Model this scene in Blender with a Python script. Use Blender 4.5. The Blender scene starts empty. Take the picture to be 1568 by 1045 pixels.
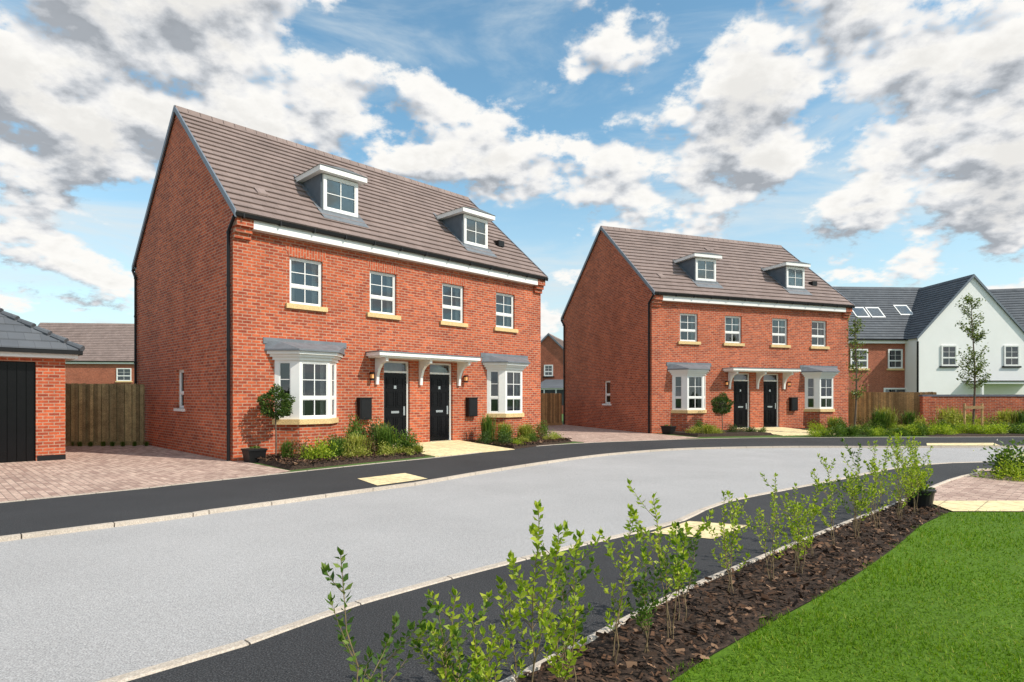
import bpy, math, random
import numpy as np
from mathutils import Vector, Matrix
from mathutils.geometry import tessellate_polygon
random.seed(7); rng=np.random.default_rng(11)
sc=bpy.context.scene
sc.view_settings.view_transform='Standard'
try: sc.view_settings.look='None'
except Exception: pass
COL=sc.collection

# ------------------------------------------------------------ materials
def newmat(name):
    m=bpy.data.materials.new(name); m.use_nodes=True
    nt=m.node_tree; b=nt.nodes['Principled BSDF']
    return m,nt,b
def N(nt,t,**kw):
    n=nt.nodes.new(t)
    for k,v in kw.items(): setattr(n,k,v)
    return n
def L(nt,a,b): nt.links.new(a,b)
def objco(nt): return N(nt,'ShaderNodeTexCoord').outputs['Object']
def noise(nt,vec,scale,detail=4,rough=.5):
    n=N(nt,'ShaderNodeTexNoise'); n.inputs['Scale'].default_value=scale
    n.inputs['Detail'].default_value=detail; n.inputs['Roughness'].default_value=rough
    if vec is not None: L(nt,vec,n.inputs['Vector'])
    return n.outputs['Fac']
def ramp(nt,fac,stops):
    r=N(nt,'ShaderNodeValToRGB'); cr=r.color_ramp
    while len(cr.elements)<len(stops): cr.elements.new(.5)
    for e,(p,c) in zip(cr.elements,stops):
        e.position=p; e.color=(c[0],c[1],c[2],1)
    L(nt,fac,r.inputs['Fac']); return r.outputs['Color']
def mixc(nt,fac,a,b,mode='MIX'):
    m=N(nt,'ShaderNodeMix',data_type='RGBA',blend_type=mode)
    for s,v in ((m.inputs[0],fac),(m.inputs[6],a),(m.inputs[7],b)):
        if isinstance(v,(int,float)): s.default_value=v
        elif isinstance(v,tuple): s.default_value=(v[0],v[1],v[2],1)
        else: L(nt,v,s)
    return m.outputs[2]
def bump(nt,b,h,strength=.3,dist=.01):
    n=N(nt,'ShaderNodeBump'); n.inputs['Strength'].default_value=strength
    n.inputs['Distance'].default_value=dist
    L(nt,h,n.inputs['Height']); L(nt,n.outputs['Normal'],b.inputs['Normal'])
def plain(name,col,rough=.6,var=.12,scale=6,metal=0,fine=0,spec=.5,island=False):
    m,nt,b=newmat(name); co=objco(nt)
    f=noise(nt,co,scale,3,.6)
    lo=tuple(c*(1-var) for c in col); hi=tuple(min(1,c*(1+var)) for c in col)
    c=ramp(nt,f,[(.3,lo),(.7,hi)])
    if fine:
        f2=noise(nt,co,fine,2,.6)
        g=ramp(nt,f2,[(.35,(.72,.72,.72)),(.65,(1.2,1.2,1.2))])
        c=mixc(nt,1.0,c,g,'MULTIPLY'); bump(nt,b,f2,.3,.004)
    if island:
        ge=N(nt,'ShaderNodeNewGeometry'); g=ramp(nt,ge.outputs['Random Per Island'],[(0,(.58,.56,.52)),(.5,(.95,.95,.95)),(1,(1.3,1.27,1.2))])
        c=mixc(nt,1.0,c,g,'MULTIPLY')
    L(nt,c,b.inputs['Base Color']); b.inputs['Roughness'].default_value=rough
    b.inputs['Metallic'].default_value=metal; b.inputs['Specular IOR Level'].default_value=spec
    return m
def brickmat(name,c1,c2,mort,mode='xy',bw=.2,rh=.07,ms=.010,rot=0,big=.16,rough=.85,off=.5,bstr=.5):
    m,nt,b=newmat(name); co=objco(nt)
    sp=N(nt,'ShaderNodeSeparateXYZ'); L(nt,co,sp.inputs[0])
    cb=N(nt,'ShaderNodeCombineXYZ')
    if mode=='wall':
        a=N(nt,'ShaderNodeMath',operation='ADD'); L(nt,sp.outputs[0],a.inputs[0]); L(nt,sp.outputs[1],a.inputs[1])
        L(nt,a.outputs[0],cb.inputs[0]); L(nt,sp.outputs[2],cb.inputs[1])
    elif mode=='x':
        L(nt,sp.outputs[0],cb.inputs[0]); L(nt,sp.outputs[2],cb.inputs[1])
    elif mode=='soldier':
        L(nt,sp.outputs[2],cb.inputs[0]); L(nt,sp.outputs[0],cb.inputs[1])
    else:
        L(nt,sp.outputs[0],cb.inputs[0]); L(nt,sp.outputs[1],cb.inputs[1])
    vec=cb.outputs[0]
    if rot:
        mp=N(nt,'ShaderNodeMapping'); mp.inputs['Rotation'].default_value=(0,0,rot); L(nt,vec,mp.inputs[0]); vec=mp.outputs[0]
    t=N(nt,'ShaderNodeTexBrick'); t.offset=off
    L(nt,vec,t.inputs['Vector'])
    t.inputs['Scale'].default_value=1; t.inputs['Brick Width'].default_value=bw; t.inputs['Row Height'].default_value=rh
    t.inputs['Mortar Size'].default_value=ms; t.inputs['Mortar Smooth'].default_value=.2; t.inputs['Bias'].default_value=-.1
    for k,c in (('Color1',c1),('Color2',c2),('Mortar',mort)): t.inputs[k].default_value=(*c,1)
    f=noise(nt,co,.9,4,.6)
    g=ramp(nt,f,[(.3,(1-big,)*3),(.7,(1+big,)*3)])
    c=mixc(nt,1.0,t.outputs['Color'],g,'MULTIPLY')
    f2=noise(nt,co,9,4,.8)
    g2=ramp(nt,f2,[(.3,(.66,.60,.60)),(.5,(1,1,1)),(.7,(1.22,1.26,1.22))])
    c=mixc(nt,1.0,c,g2,'MULTIPLY')
    L(nt,c,b.inputs['Base Color']); b.inputs['Roughness'].default_value=rough; b.inputs['Specular IOR Level'].default_value=.25
    inv=N(nt,'ShaderNodeMath',operation='SUBTRACT'); inv.inputs[0].default_value=1; L(nt,t.outputs['Fac'],inv.inputs[1])
    bump(nt,b,inv.outputs[0],bstr,.006)
    return m
BR1=(.53,.113,.043); BR2=(.27,.048,.025); MO=(.43,.26,.18)
M={}
M['brick']=brickmat('red_brick',BR1,BR2,MO,'wall')
M['brickx']=brickmat('red_brick_bay',BR1,BR2,MO,'x')
M['soldier']=brickmat('soldier_brick',(.48,.098,.04),(.37,.068,.03),MO,'soldier')
M['brick_bg']=brickmat('background_brick',(.42,.115,.06),(.30,.08,.045),(.36,.2,.14),'wall')
M['white']=plain('white_upvc',(.84,.83,.80),.4,.02)
M['render']=plain('white_render',(.88,.87,.85),.8,.02,1)
M['black']=plain('black_plastic',(.012,.012,.013),.4,.1,spec=.25)
M['door']=plain('black_door_paint',(.006,.006,.007),.22,.1,spec=.2)
M['lead']=plain('lead_grey',(.155,.17,.19),.6,.18,5)
M['cheek']=plain('dormer_cheek_grey',(.10,.125,.15),.6,.1,5)
M['verge']=plain('verge_grey',(.16,.185,.22),.5,.1)
M['stone']=plain('buff_stone',(.72,.51,.24),.8,.08,8,fine=60)
M['chrome']=plain('chrome',(.7,.7,.7),.25,.02,metal=1)
M['curtain']=plain('curtain',(.66,.63,.58),.9,.1,12)
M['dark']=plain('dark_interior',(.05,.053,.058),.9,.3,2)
def tilemat(name,c1,c2):
    m,nt,b=newmat(name); co=objco(nt)
    t=N(nt,'ShaderNodeTexBrick')
    sp=N(nt,'ShaderNodeSeparateXYZ'); L(nt,co,sp.inputs[0]); cb=N(nt,'ShaderNodeCombineXYZ')
    L(nt,sp.outputs[0],cb.inputs[0]); L(nt,sp.outputs[2],cb.inputs[1]); L(nt,cb.outputs[0],t.inputs['Vector'])
    t.inputs['Scale'].default_value=1; t.inputs['Brick Width'].default_value=.28; t.inputs['Row Height'].default_value=.1867
    t.inputs['Mortar Size'].default_value=.004; t.inputs['Bias'].default_value=0
    t.inputs['Color1'].default_value=(*c1,1); t.inputs['Color2'].default_value=(*c2,1)
    t.inputs['Mortar'].default_value=(c2[0]*.65,c2[1]*.65,c2[2]*.65,1)
    f=noise(nt,co,1.2,4,.6); g=ramp(nt,f,[(.3,(.88,)*3),(.7,(1.12,)*3)])
    c=mixc(nt,1.0,t.outputs['Color'],g,'MULTIPLY')
    L(nt,c,b.inputs['Base Color']); b.inputs['Roughness'].default_value=.8; b.inputs['Specular IOR Level'].default_value=.3
    return m
M['tile']=tilemat('roof_tile_brown',(.272,.205,.184),(.228,.170,.152))
M['slate']=tilemat('roof_slate',(.125,.135,.15),(.10,.11,.125))
def glassmat():
    m,nt,b=newmat('window_glass'); out=nt.nodes['Material Output']
    tr=N(nt,'ShaderNodeBsdfTransparent'); tr.inputs[0].default_value=(.75,.8,.82,1)
    gl=N(nt,'ShaderNodeBsdfGlossy'); gl.inputs['Roughness'].default_value=.02; gl.inputs[0].default_value=(.9,.95,1,1)
    fr=N(nt,'ShaderNodeFresnel'); fr.inputs[0].default_value=2.0
    mx=N(nt,'ShaderNodeMixShader'); L(nt,fr.outputs[0],mx.inputs[0]); L(nt,tr.outputs[0],mx.inputs[1]); L(nt,gl.outputs[0],mx.inputs[2])
    L(nt,mx.outputs[0],out.inputs[0]); nt.nodes.remove(b); return m
M['glass']=glassmat()
def lampmat():
    m,nt,b=newmat('lamp_glass'); b.inputs['Base Color'].default_value=(.6,.35,.15,1)
    b.inputs['Emission Color'].default_value=(1,.42,.12,1); b.inputs['Emission Strength'].default_value=.8; return m
M['lamp']=lampmat()
def leafmat(name,stops,trans=.35,rough=.5):
    m,nt,b=newmat(name); out=nt.nodes['Material Output']
    g=N(nt,'ShaderNodeNewGeometry'); c=ramp(nt,g.outputs['Random Per Island'],stops)
    L(nt,c,b.inputs['Base Color']); b.inputs['Roughness'].default_value=rough; b.inputs['Specular IOR Level'].default_value=.3
    if trans>0:
        t=N(nt,'ShaderNodeBsdfTranslucent'); c2=mixc(nt,1.0,c,(1.3,1.4,.6),'MULTIPLY'); L(nt,c2,t.inputs[0])
        mx=N(nt,'ShaderNodeMixShader'); mx.inputs[0].default_value=trans
        L(nt,b.outputs[0],mx.inputs[1]); L(nt,t.outputs[0],mx.inputs[2]); L(nt,mx.outputs[0],out.inputs[0])
    return m
M['leaf_lime']=leafmat('leaf_lime',[(0,(.12,.21,.015)),(.5,(.30,.40,.025)),(1,(.52,.56,.07))],.4)
M['leaf_mid']=leafmat('leaf_mid',[(0,(.045,.10,.015)),(.6,(.10,.18,.025)),(1,(.21,.28,.05))])
M['leaf_dark']=leafmat('leaf_dark',[(0,(.022,.05,.012)),(.6,(.05,.095,.018)),(1,(.11,.17,.04))],.2)
M['leaf_yellow']=leafmat('leaf_yellow',[(0,(.20,.24,.03)),(.5,(.34,.36,.06)),(1,(.50,.45,.13))])
M['leaf_red']=leafmat('leaf_red',[(0,(.11,.05,.03)),(.5,(.17,.10,.04)),(1,(.14,.18,.05))])
M['leaf_tree']=leafmat('leaf_tree',[(0,(.07,.11,.025)),(.5,(.13,.19,.045)),(1,(.26,.29,.09))])
M['flower']=leafmat('flower_pale',[(0,(.6,.6,.5)),(1,(.75,.7,.75))])
def grassmat():
    m=leafmat('grass_blade',[(0,(.07,.15,.003)),(.5,(.13,.25,.004)),(.85,(.185,.31,.01)),(1,(.32,.35,.06))],.35,.7)
    nt=m.node_tree; b=nt.nodes['Principled BSDF']; src=b.inputs['Base Color'].links[0].from_socket
    f=noise(nt,objco(nt),1.6,5,.65); g=ramp(nt,f,[(.3,(.68,.74,.8)),(.7,(1.25,1.14,1.1))])
    c=mixc(nt,1.0,src,g,'MULTIPLY'); L(nt,c,b.inputs['Base Color'])
    return m
M['grass']=grassmat()
M['bark']=plain('bark',(.14,.10,.07),.9,.3,20)
M['stem']=plain('sapling_stem',(.20,.14,.07),.8,.3,20)
M['chip']=leafmat('bark_chip',[(0,(.02,.012,.008)),(.5,(.055,.03,.018)),(.85,(.13,.065,.035)),(1,(.30,.18,.11))],0,.9)
def speck(name,base,dk,lt,fine=180,rough=.9,big=.1,bs=.4):
    m,nt,b=newmat(name); co=objco(nt)
    f=noise(nt,co,fine,2,.7); c=ramp(nt,f,[(.32,dk),(.5,base),(.68,lt)])
    f2=noise(nt,co,.45,5,.65); g=ramp(nt,f2,[(.3,(1-big,)*3),(.7,(1+big,)*3)])
    c=mixc(nt,1.0,c,g,'MULTIPLY')
    f3=noise(nt,co,24,3,.75); g3=ramp(nt,f3,[(.3,(.86,)*3),(.7,(1.12,)*3)])
    c=mixc(nt,1.0,c,g3,'MULTIPLY')
    L(nt,c,b.inputs['Base Color']); b.inputs['Roughness'].default_value=rough; b.inputs['Specular IOR Level'].default_value=.3; bump(nt,b,f,bs,.004); return m
M['road']=speck('road_asphalt',(.395,.38,.375),(.21,.205,.205),(.58,.565,.555),100,.85,.09)
M['pave']=speck('dark_asphalt',(.034,.034,.036),(.016,.016,.017),(.10,.10,.102),110,.85,.2)
M['kerb']=speck('kerb_concrete',(.52,.44,.36),(.40,.34,.28),(.64,.57,.49),90,.85,.12)
M['block']=brickmat('block_paving',(.58,.42,.34),(.34,.22,.18),(.24,.18,.15),'ground',.19,.095,.006,math.radians(45),.12,bstr=.3)
M['slab']=brickmat('buff_slab',(.82,.67,.39),(.74,.60,.34),(.42,.34,.21),'ground',.4,.4,.008,math.radians(45),.06,off=0,bstr=.3)
M['soil']=speck('mulch_soil',(.04,.025,.017),(.015,.01,.007),(.09,.055,.038),40,.95,.2,.9)
M['land']=speck('rough_grass',(.07,.13,.025),(.04,.08,.015),(.11,.17,.04),30,.95,.25)
M['lawn']=speck('lawn_base',(.08,.16,.004),(.05,.11,.003),(.11,.20,.01),60,.95,.15)
M['wood']=plain('fence_wood_treated',(.36,.29,.14),.85,.25,5,fine=40,island=True)
M['woodl']=plain('fence_wood_new',(.50,.31,.14),.85,.2,5,fine=40,island=True)
M['coping']=plain('coping_blue_brick',(.14,.14,.17),.7,.2)

# ------------------------------------------------------------ mesh builder
class MB:
    def __init__(s): s.v=[];s.f=[];s.mi=[];s.mats=[];s.M=Matrix.Identity(4)
    def mat(s,k):
        if k not in s.mats: s.mats.append(k)
        return s.mats.index(k)
    def poly(s,pts,k):
        b=len(s.v); s.v+= [tuple(s.M@Vector(p)) for p in pts]; s.f.append(tuple(range(b,b+len(pts)))); s.mi.append(s.mat(k))
    def box(s,x0,x1,y0,y1,z0,z1,k):
        s.prism([(x0,y0),(x1,y0),(x1,y1),(x0,y1)],z0,z1,k)
    def prism(s,plan,z0,z1,k,top=None):
        top=top or plan; n=len(plan); b=len(s.v); m=s.mat(k)
        s.v+=[tuple(s.M@Vector((p[0],p[1],z0))) for p in plan]+[tuple(s.M@Vector((p[0],p[1],z1))) for p in top]
        s.f.append(tuple(b+i for i in reversed(range(n)))); s.mi.append(m)
        s.f.append(tuple(b+n+i for i in range(n))); s.mi.append(m)
        for i in range(n):
            j=(i+1)%n; s.f.append((b+i,b+j,b+n+j,b+n+i)); s.mi.append(m)
    def extr(s,prof,x0,x1,k):
        n=len(prof); b=len(s.v); m=s.mat(k)
        s.v+=[tuple(s.M@Vector((x0,p[0],p[1]))) for p in prof]+[tuple(s.M@Vector((x1,p[0],p[1]))) for p in prof]
        s.f.append(tuple(b+i for i in range(n))); s.mi.append(m)
        s.f.append(tuple(b+n+i for i in reversed(range(n)))); s.mi.append(m)
        for i in range(n):
            j=(i+1)%n; s.f.append((b+j,b+i,b+n+i,b+n+j)); s.mi.append(m)
    def cyl(s,p0,p1,r0,r1,k,n=8):
        p0=Vector(p0);p1=Vector(p1); d=(p1-p0).normalized(); a=d.orthogonal().normalized(); c=d.cross(a)
        b=len(s.v); m=s.mat(k)
        for p,r in ((p0,r0),(p1,r1)):
            for i in range(n):
                t=2*math.pi*i/n; s.v.append(tuple(s.M@(p+a*r*math.cos(t)+c*r*math.sin(t))))
        for i in range(n):
            j=(i+1)%n; s.f.append((b+i,b+j,b+n+j,b+n+i)); s.mi.append(m)
        s.f.append(tuple(b+n+i for i in range(n))); s.mi.append(m)
        s.f.append(tuple(b+i for i in reversed(range(n)))); s.mi.append(m)
    def obj(s,name,parent=None,smooth=False):
        me=bpy.data.meshes.new(name); me.from_pydata(s.v,[],s.f)
        for k in s.mats: me.materials.append(M[k])
        me.polygons.foreach_set('material_index',s.mi)
        if smooth: me.polygons.foreach_set('use_smooth',[True]*len(s.f))
        me.update(); o=bpy.data.objects.new(name,me); COL.objects.link(o)
        if parent: o.parent=parent
        return o
def empty(name,loc,ang=0):
    e=bpy.data.objects.new(name,None); COL.objects.link(e); e.location=loc; e.rotation_euler=(0,0,ang); e.empty_display_size=.3; return e
def T(x,y,z,ang=0): return Matrix.Translation((x,y,z))@Matrix.Rotation(ang,4,'Z')

def wall_holes(mb,a0,a1,z0,z1,holes,depth,k,axis='x'):
    xs=sorted({a0,a1}|{h[0] for h in holes}|{h[1] for h in holes}); zs=sorted({z0,z1}|{h[2] for h in holes}|{h[3] for h in holes})
    P=(lambda a,d,z:(a,d,z)) if axis=='x' else (lambda a,d,z:(d,a,z))
    for i in range(len(xs)-1):
        for j in range(len(zs)-1):
            cx=(xs[i]+xs[i+1])/2; cz=(zs[j]+zs[j+1])/2
            if any(h[0]<cx<h[1] and h[2]<cz<h[3] for h in holes): continue
            mb.poly([P(xs[i],0,zs[j]),P(xs[i+1],0,zs[j]),P(xs[i+1],0,zs[j+1]),P(xs[i],0,zs[j+1])],k)
    for h in holes:
        x0,x1,q0,q1=h[:4]
        for (a,b) in (((x0,q0),(x1,q0)),((x1,q0),(x1,q1)),((x1,q1),(x0,q1)),((x0,q1),(x0,q0))):
            mb.poly([P(a[0],0,a[1]),P(b[0],0,b[1]),P(b[0],depth,b[1]),P(a[0],depth,a[1])],k)

def window(mb,w,z0,z1,split=.38,cols=2,rows=2,back=True,curt=True,f=.05,g0=None,g1=None,depth=.35):
    gx0=f if g0 is None else g0; gx1=w-f if g1 is None else g1
    mb.box(0,gx0,0,.06,z0,z1,'white'); mb.box(gx1,w,0,.06,z0,z1,'white')
    mb.box(gx0,gx1,0,.06,z0,z0+f,'white'); mb.box(gx0,gx1,0,.06,z1-f,z1,'white')
    zi0=z0+f; zi1=z1-f
    if split:
        zt=z0+split*(z1-z0); mb.box(gx0,gx1,.004,.055,zt-.028,zt+.028,'white')
        secs=[(zi0,zt-.028,1),(zt+.028,zi1,rows)]
    else: secs=[(zi0,zi1,rows)]
    for (a,b,r) in secs:
        s=.022
        mb.box(gx0,gx0+s,.012,.05,a,b,'white'); mb.box(gx1-s,gx1,.012,.05,a,b,'white')
        mb.box(gx0+s,gx1-s,.012,.05,a,a+s,'white'); mb.box(gx0+s,gx1-s,.012,.05,b-s,b,'white')
        for c in range(1,cols):
            x=gx0+(gx1-gx0)*c/cols; mb.box(x-.011,x+.011,.018,.045,a+s,b-s,'white')
        for q in range(1,r):
            z=a+(b-a)*q/r; mb.box(gx0+s,gx1-s,.020,.043,z-.009,z+.009,'white')
    mb.poly([(gx0,.033,zi0),(gx1,.033,zi0),(gx1,.033,zi1),(gx0,.033,zi1)],'glass')
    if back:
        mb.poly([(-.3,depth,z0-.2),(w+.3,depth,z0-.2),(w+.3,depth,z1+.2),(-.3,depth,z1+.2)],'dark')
    if curt:
        cw=(gx1-gx0)*.2; n=6
        for (a,b) in ((gx0-.02,gx0+cw),(gx1-cw,gx1+.02)):
            for i in range(n):
                xa=a+(b-a)*i/n; xb=a+(b-a)*(i+1)/n; ya=.11+.03*(i%2); yb=.11+.03*((i+1)%2)
                mb.poly([(xa,ya,z0),(xb,yb,z0),(xb,yb,z1),(xa,ya,z1)],'curtain')

def roof_slope(mb,x0,x1,y0,z0,y1,z1,n,k,lift=.042):
    dy=(y1-y0);dz=(z1-z0);Ln=math.hypot(dy,dz); ny=-dz/Ln*(1 if dy>0 else -1); nz=abs(dy)/Ln
    for i in range(n):
        a=i/n;b=(i+1)/n
        ya=y0+dy*a;za=z0+dz*a;yb=y0+dy*b;zb=z0+dz*b
        q=[(ya+ny*lift,za+nz*lift),(yb+ny*.004,zb+nz*.004)]
        mb.poly([(x0,q[0][0],q[0][1]),(x1,q[0][0],q[0][1]),(x1,q[1][0],q[1][1]),(x0,q[1][0],q[1][1])],k)
        mb.poly([(x0,ya,za),(x1,ya,za),(x1,q[0][0],q[0][1]),(x0,q[0][0],q[0][1])],k)
        mb.poly([(x0,ya,za),(x0,q[0][0],q[0][1]),(x0,q[1][0],q[1][1]),(x0,yb,zb)],k)
        mb.poly([(x1,ya,za),(x1,q[0][0],q[0][1]),(x1,q[1][0],q[1][1]),(x1,yb,zb)],k)

def bay(mb,c):
    def o(d,e=None): return [(c-.775-d,0),(c-.375-d*.5,-.4-d),(c+.375+d*.5,-.4-d),(c+.775+d,0)]
    mb.prism(o(-.01),0,.77,'brickx')
    mb.prism(o(.06),.77,.89,'stone')
    a=math.atan2(-.4,.4); ln=math.hypot(.4,.4)
    mb.M=T(c-.775,0,0,a); window(mb,ln,.89,2.24,.36,1,2,False,True,g0=.10,g1=.36)
    mb.M=T(c-.375,-.4,0,0); window(mb,.75,.89,2.24,.36,2,2,False,True,f=.06)
    mb.M=T(c+.375,-.4,0,-a); window(mb,ln,.89,2.24,.36,1,2,False,True,g0=.20,g1=.46)
    mb.M=Matrix.Identity(4)
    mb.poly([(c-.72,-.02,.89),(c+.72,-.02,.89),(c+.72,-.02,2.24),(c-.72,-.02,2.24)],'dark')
    mb.prism(o(.05),2.24,2.31,'white'); mb.prism(o(.11),2.31,2.37,'white'); mb.prism(o(.18),2.37,2.44,'white')
    mb.prism(o(.24),2.44,2.48,'lead')
    mb.prism(o(.22),2.48,2.66,'lead',top=[(c-1.0,0),(c-.7,-.12),(c+.7,-.12),(c+1.0,0)])
    mb.box(c-1.04,c+1.04,-.02,-.001,2.60,2.74,'lead')
def door(mb,x0,x1):
    w=x1-x0; y=.07
    mb.box(x0,x0+.05,y,y+.08,.16,2.36,'white'); mb.box(x1-.05,x1,y,y+.08,.16,2.36,'white')
    mb.box(x0+.05,x1-.05,y,y+.08,2.31,2.36,'white'); mb.box(x0+.05,x1-.05,y,y+.08,2.04,2.09,'white')
    mb.poly([(x0+.05,y+.05,2.09),(x1-.05,y+.05,2.09),(x1-.05,y+.05,2.31),(x0+.05,y+.05,2.31)],'glass')
    mb.poly([(x0,y+.3,2.0),(x1,y+.3,2.0),(x1,y+.3,2.4),(x0,y+.3,2.4)],'curtain')
    mb.box(x0+.05,x1-.05,y+.03,y+.08,.18,2.04,'door')
    mb.box(x0+.0,x1-.0,y-.09,y+.08,.12,.16,'chrome')
    a=x0+.05;b=x1-.05;W=b-a
    for (u0,u1) in ((.13,.46),(.54,.87)):
        for (v0,v1) in ((.28,.86),(1.12,1.55),(1.63,1.92)):
            X0=a+W*u0;X1=a+W*u1;yy=y+.03
            for (p,q,r,s_) in ((X0,X1,v0,v0+.02),(X0,X1,v1-.02,v1)): mb.box(p,q,yy-.012,yy,r,s_,'door')
            for (p,q) in ((X0,X0+.02),(X1-.02,X1)): mb.box(p,q,yy-.012,yy,v0+.02,v1-.02,'door')
            mb.box(X0+.05,X1-.05,yy-.010,yy,v0+.05,v1-.05,'door')
    mb.box(a+W*.33,a+W*.67,y+.015,y+.03,.96,1.02,'chrome')
    mb.box(a+W*.86,a+W*.93,y+.01,y+.03,.9,1.14,'chrome')
    mb.box(a+W*.44,a+W*.56,y+.018,y+.03,1.62,1.70,'chrome')
    mb.box(x0-.1,x1+.1,-.3,.0,0,.12,'slab')

def semi(name,loc,ang,D):
    W=10; e=empty(name,loc,ang); RZ=8.9; EZ=5.35; sl=(RZ-EZ)/(D/2+.25); zr=lambda t:EZ+sl*(t+.25)
    wins=[(1.27,2.10),(3.41,4.23),(5.79,6.61),(7.92,8.75)]
    holes=[(a,b,3.56,4.66) for a,b in wins]+[(3.83,4.66,0.12,2.36),(5.34,6.17,.12,2.36)]
    mb=MB(); wall_holes(mb,0,W,-.1,5.2,holes,.12,'brick')
    g=[(3.2,3.75,1.1,2.1)]
    wall_holes(mb,0,D,-.1,5.2,g,.12,'brick','y')
    wt=lambda t:zr(t)-.05
    for x in (0,W):
        mb.poly([(x,0,5.2),(x,D,5.2),(x,D,wt(0)),(x,D/2,wt(D/2)),(x,0,wt(0))],'brick')
    mb.poly([(W,0,-.1),(W,D,-.1),(W,D,5.2),(W,0,5.2)],'brick')
    mb.poly([(0,D,-.1),(W,D,-.1),(W,D,5.4),(0,D,5.4)],'brick')
    for (a,b) in ((0,.36),(W-.36,W)):
        mb.box(a+.001,b-.001,-.21,-.001,5.09,5.3,'brickx'); mb.box(a+.001,b-.001,-.14,-.001,4.97,5.09,'brickx'); mb.box(a+.001,b-.001,-.07,-.001,4.85,4.97,'brickx')
    for (a,b) in ((0,.36),(W-.36,W)):
        mb.box(a+.001,b-.001,D+.001,D+.2,5.0,5.3,'brickx')
    mb.obj('brick_walls',e)
    mb=MB()
    for a,b in wins:
        mb.poly([(a-.02,-.004,4.66),(b+.02,-.004,4.66),(b+.13,-.004,4.91),(a-.13,-.004,4.91)],'soldier')
        mb.box(a-.10,b+.10,-.07,.1,3.45,3.56,'stone')
    mb.box(-.05,.1,3.1,3.85,1.03,1.1,'white')
    mb.poly([(-.004,3.15,2.1),(-.004,3.8,2.1),(-.004,3.88,2.32),(-.004,3.07,2.32)],'brick')
    mb.obj('lintels_and_sills',e)
    mb=MB()
    for a,b in wins:
        mb.M=T(a,.06,0); window(mb,b-a,3.56,4.66,.40,2,2)
    mb.M=T(.06,3.75,0,-math.pi/2); window(mb,.55,1.1,2.1,.4,1,1,curt=False)
    mb.M=Matrix.Identity(4); mb.obj('windows',e)
    mb=MB(); bay(mb,1.69); bay(mb,8.31); mb.obj('bay_windows',e)
    mb=MB(); door(mb,3.83,4.66); door(mb,5.34,6.17); mb.obj('front_doors',e)
    mb=MB()
    mb.box(3.3,6.7,-.62,-.001,2.44,2.53,'white'); mb.box(3.36,6.64,-.56,-.001,2.40,2.44,'white'); mb.box(3.28,6.72,-.64,-.001,2.53,2.555,'lead')
    prof=[(-.001,1.72),(-.07,1.72),(-.09,1.95),(-.16,2.12),(-.28,2.24),(-.5,2.31),(-.5,2.40),(-.001,2.40)]
    for x in (3.6,5.0,6.38): mb.extr(prof,x-.04,x+.04,'white')
    mb.obj('porch_canopy',e)
    mb=MB(); n=19
    roof_slope(mb,-.04,W+.04,-.25,EZ,D/2,RZ,n,'tile'); roof_slope(mb,-.04,W+.04,D+.25,EZ,D/2,RZ,n,'tile')
    for i in range(34):
        xa=-.05+(W+.1)*i/34; xb=-.05+(W+.1)*(i+1)/34-.012
        mb.extr([(D/2-.14,RZ-.10),(D/2-.06,RZ+.05),(D/2,RZ+.075),(D/2+.06,RZ+.05),(D/2+.14,RZ-.10)],xa,xb,'tile')
    mb.obj('tiled_roof',e)
    mb=MB()
    for x0,x1 in ((-.07,-.035),(W+.035,W+.07)):
        for (ya,yb) in ((-.27,D/2),(D+.27,D/2)):
            za=EZ-.02; zb=RZ
            mb.extr([(ya,za-.09),(ya,za+.065),(yb,zb+.065),(yb,zb-.09)],x0,x1,'verge')
    mb.obj('verge_trim',e)
    mb=MB()
    mb.box(.362,W-.362,-.2,-.001,5.07,5.27,'white'); mb.box(.362,W-.362,D+.001,D+.2,5.07,5.27,'white')
    for y in (-.30,D+.21):
        mb.extr([(y,5.34),(y+.015,5.27),(y+.045,5.25),(y+.075,5.27),(y+.09,5.34)],-.05,W+.05,'black')
        for i in range(13): mb.box(.1+i*.815,.13+i*.815,y-.008,y+.098,5.243,5.345,'black')
    mb.cyl((-.055,.12,-.02),(-.055,.12,5.0),.035,.035,'black',10); mb.cyl((-.055,.12,5.0),(-.055,-.2,5.26),.035,.035,'black',10)
    mb.cyl((-.055,D-.1,-.02),(-.055,D-.1,5.0),.035,.035,'black',10); mb.cyl((-.055,D-.1,5.0),(-.055,D+.22,5.26),.04,.035,'black',10)
    for z in (1,2.4,3.8,4.95):
        mb.cyl((-.055,.12,z),(-.055,.12,z+.05),.045,.045,'black',10); mb.cyl((-.055,D-.1,z),(-.055,D-.1,z+.05),.045,.045,'black',10)
    mb.obj('fascia_gutters_downpipes',e)
    mb=MB()
    for a in (2.36,7.03):
        b=a+1.06; yf=.58
        mb.box(a,b,yf,2.0,zr(yf)-.1,7.02,'cheek')
        mb.M=T(a+.04,yf-.066,0); window(mb,b-a-.08,6.10,7.0,0,2,2,False,False,f=.075); mb.M=Matrix.Identity(4)
        mb.poly([(a+.08,yf-.003,6.15),(b-.08,yf-.003,6.15),(b-.08,yf-.003,6.95),(a+.08,yf-.003,6.95)],'curtain')
        mb.box(a-.14,b+.14,yf-.22,2.06,7.022,7.15,'white')
        c=(a+b)/2
        mb.poly([(a-.16,yf-.24,7.152),(c,yf-.24,7.22),(c,2.2,7.22),(a-.16,2.2,7.152)],'lead')
        mb.poly([(c,yf-.24,7.22),(b+.16,yf-.24,7.152),(b+.16,2.2,7.152),(c,2.2,7.22)],'lead')
        mb.poly([(a-.16,yf-.239,7.152),(b+.16,yf-.239,7.152),(c,yf-.239,7.22)],'lead')
        mb.box(a+.0,b-.0,yf-.09,yf-.001,6.02,6.10,'lead')
        ys,ye=.2,yf; zo=.05
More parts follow.
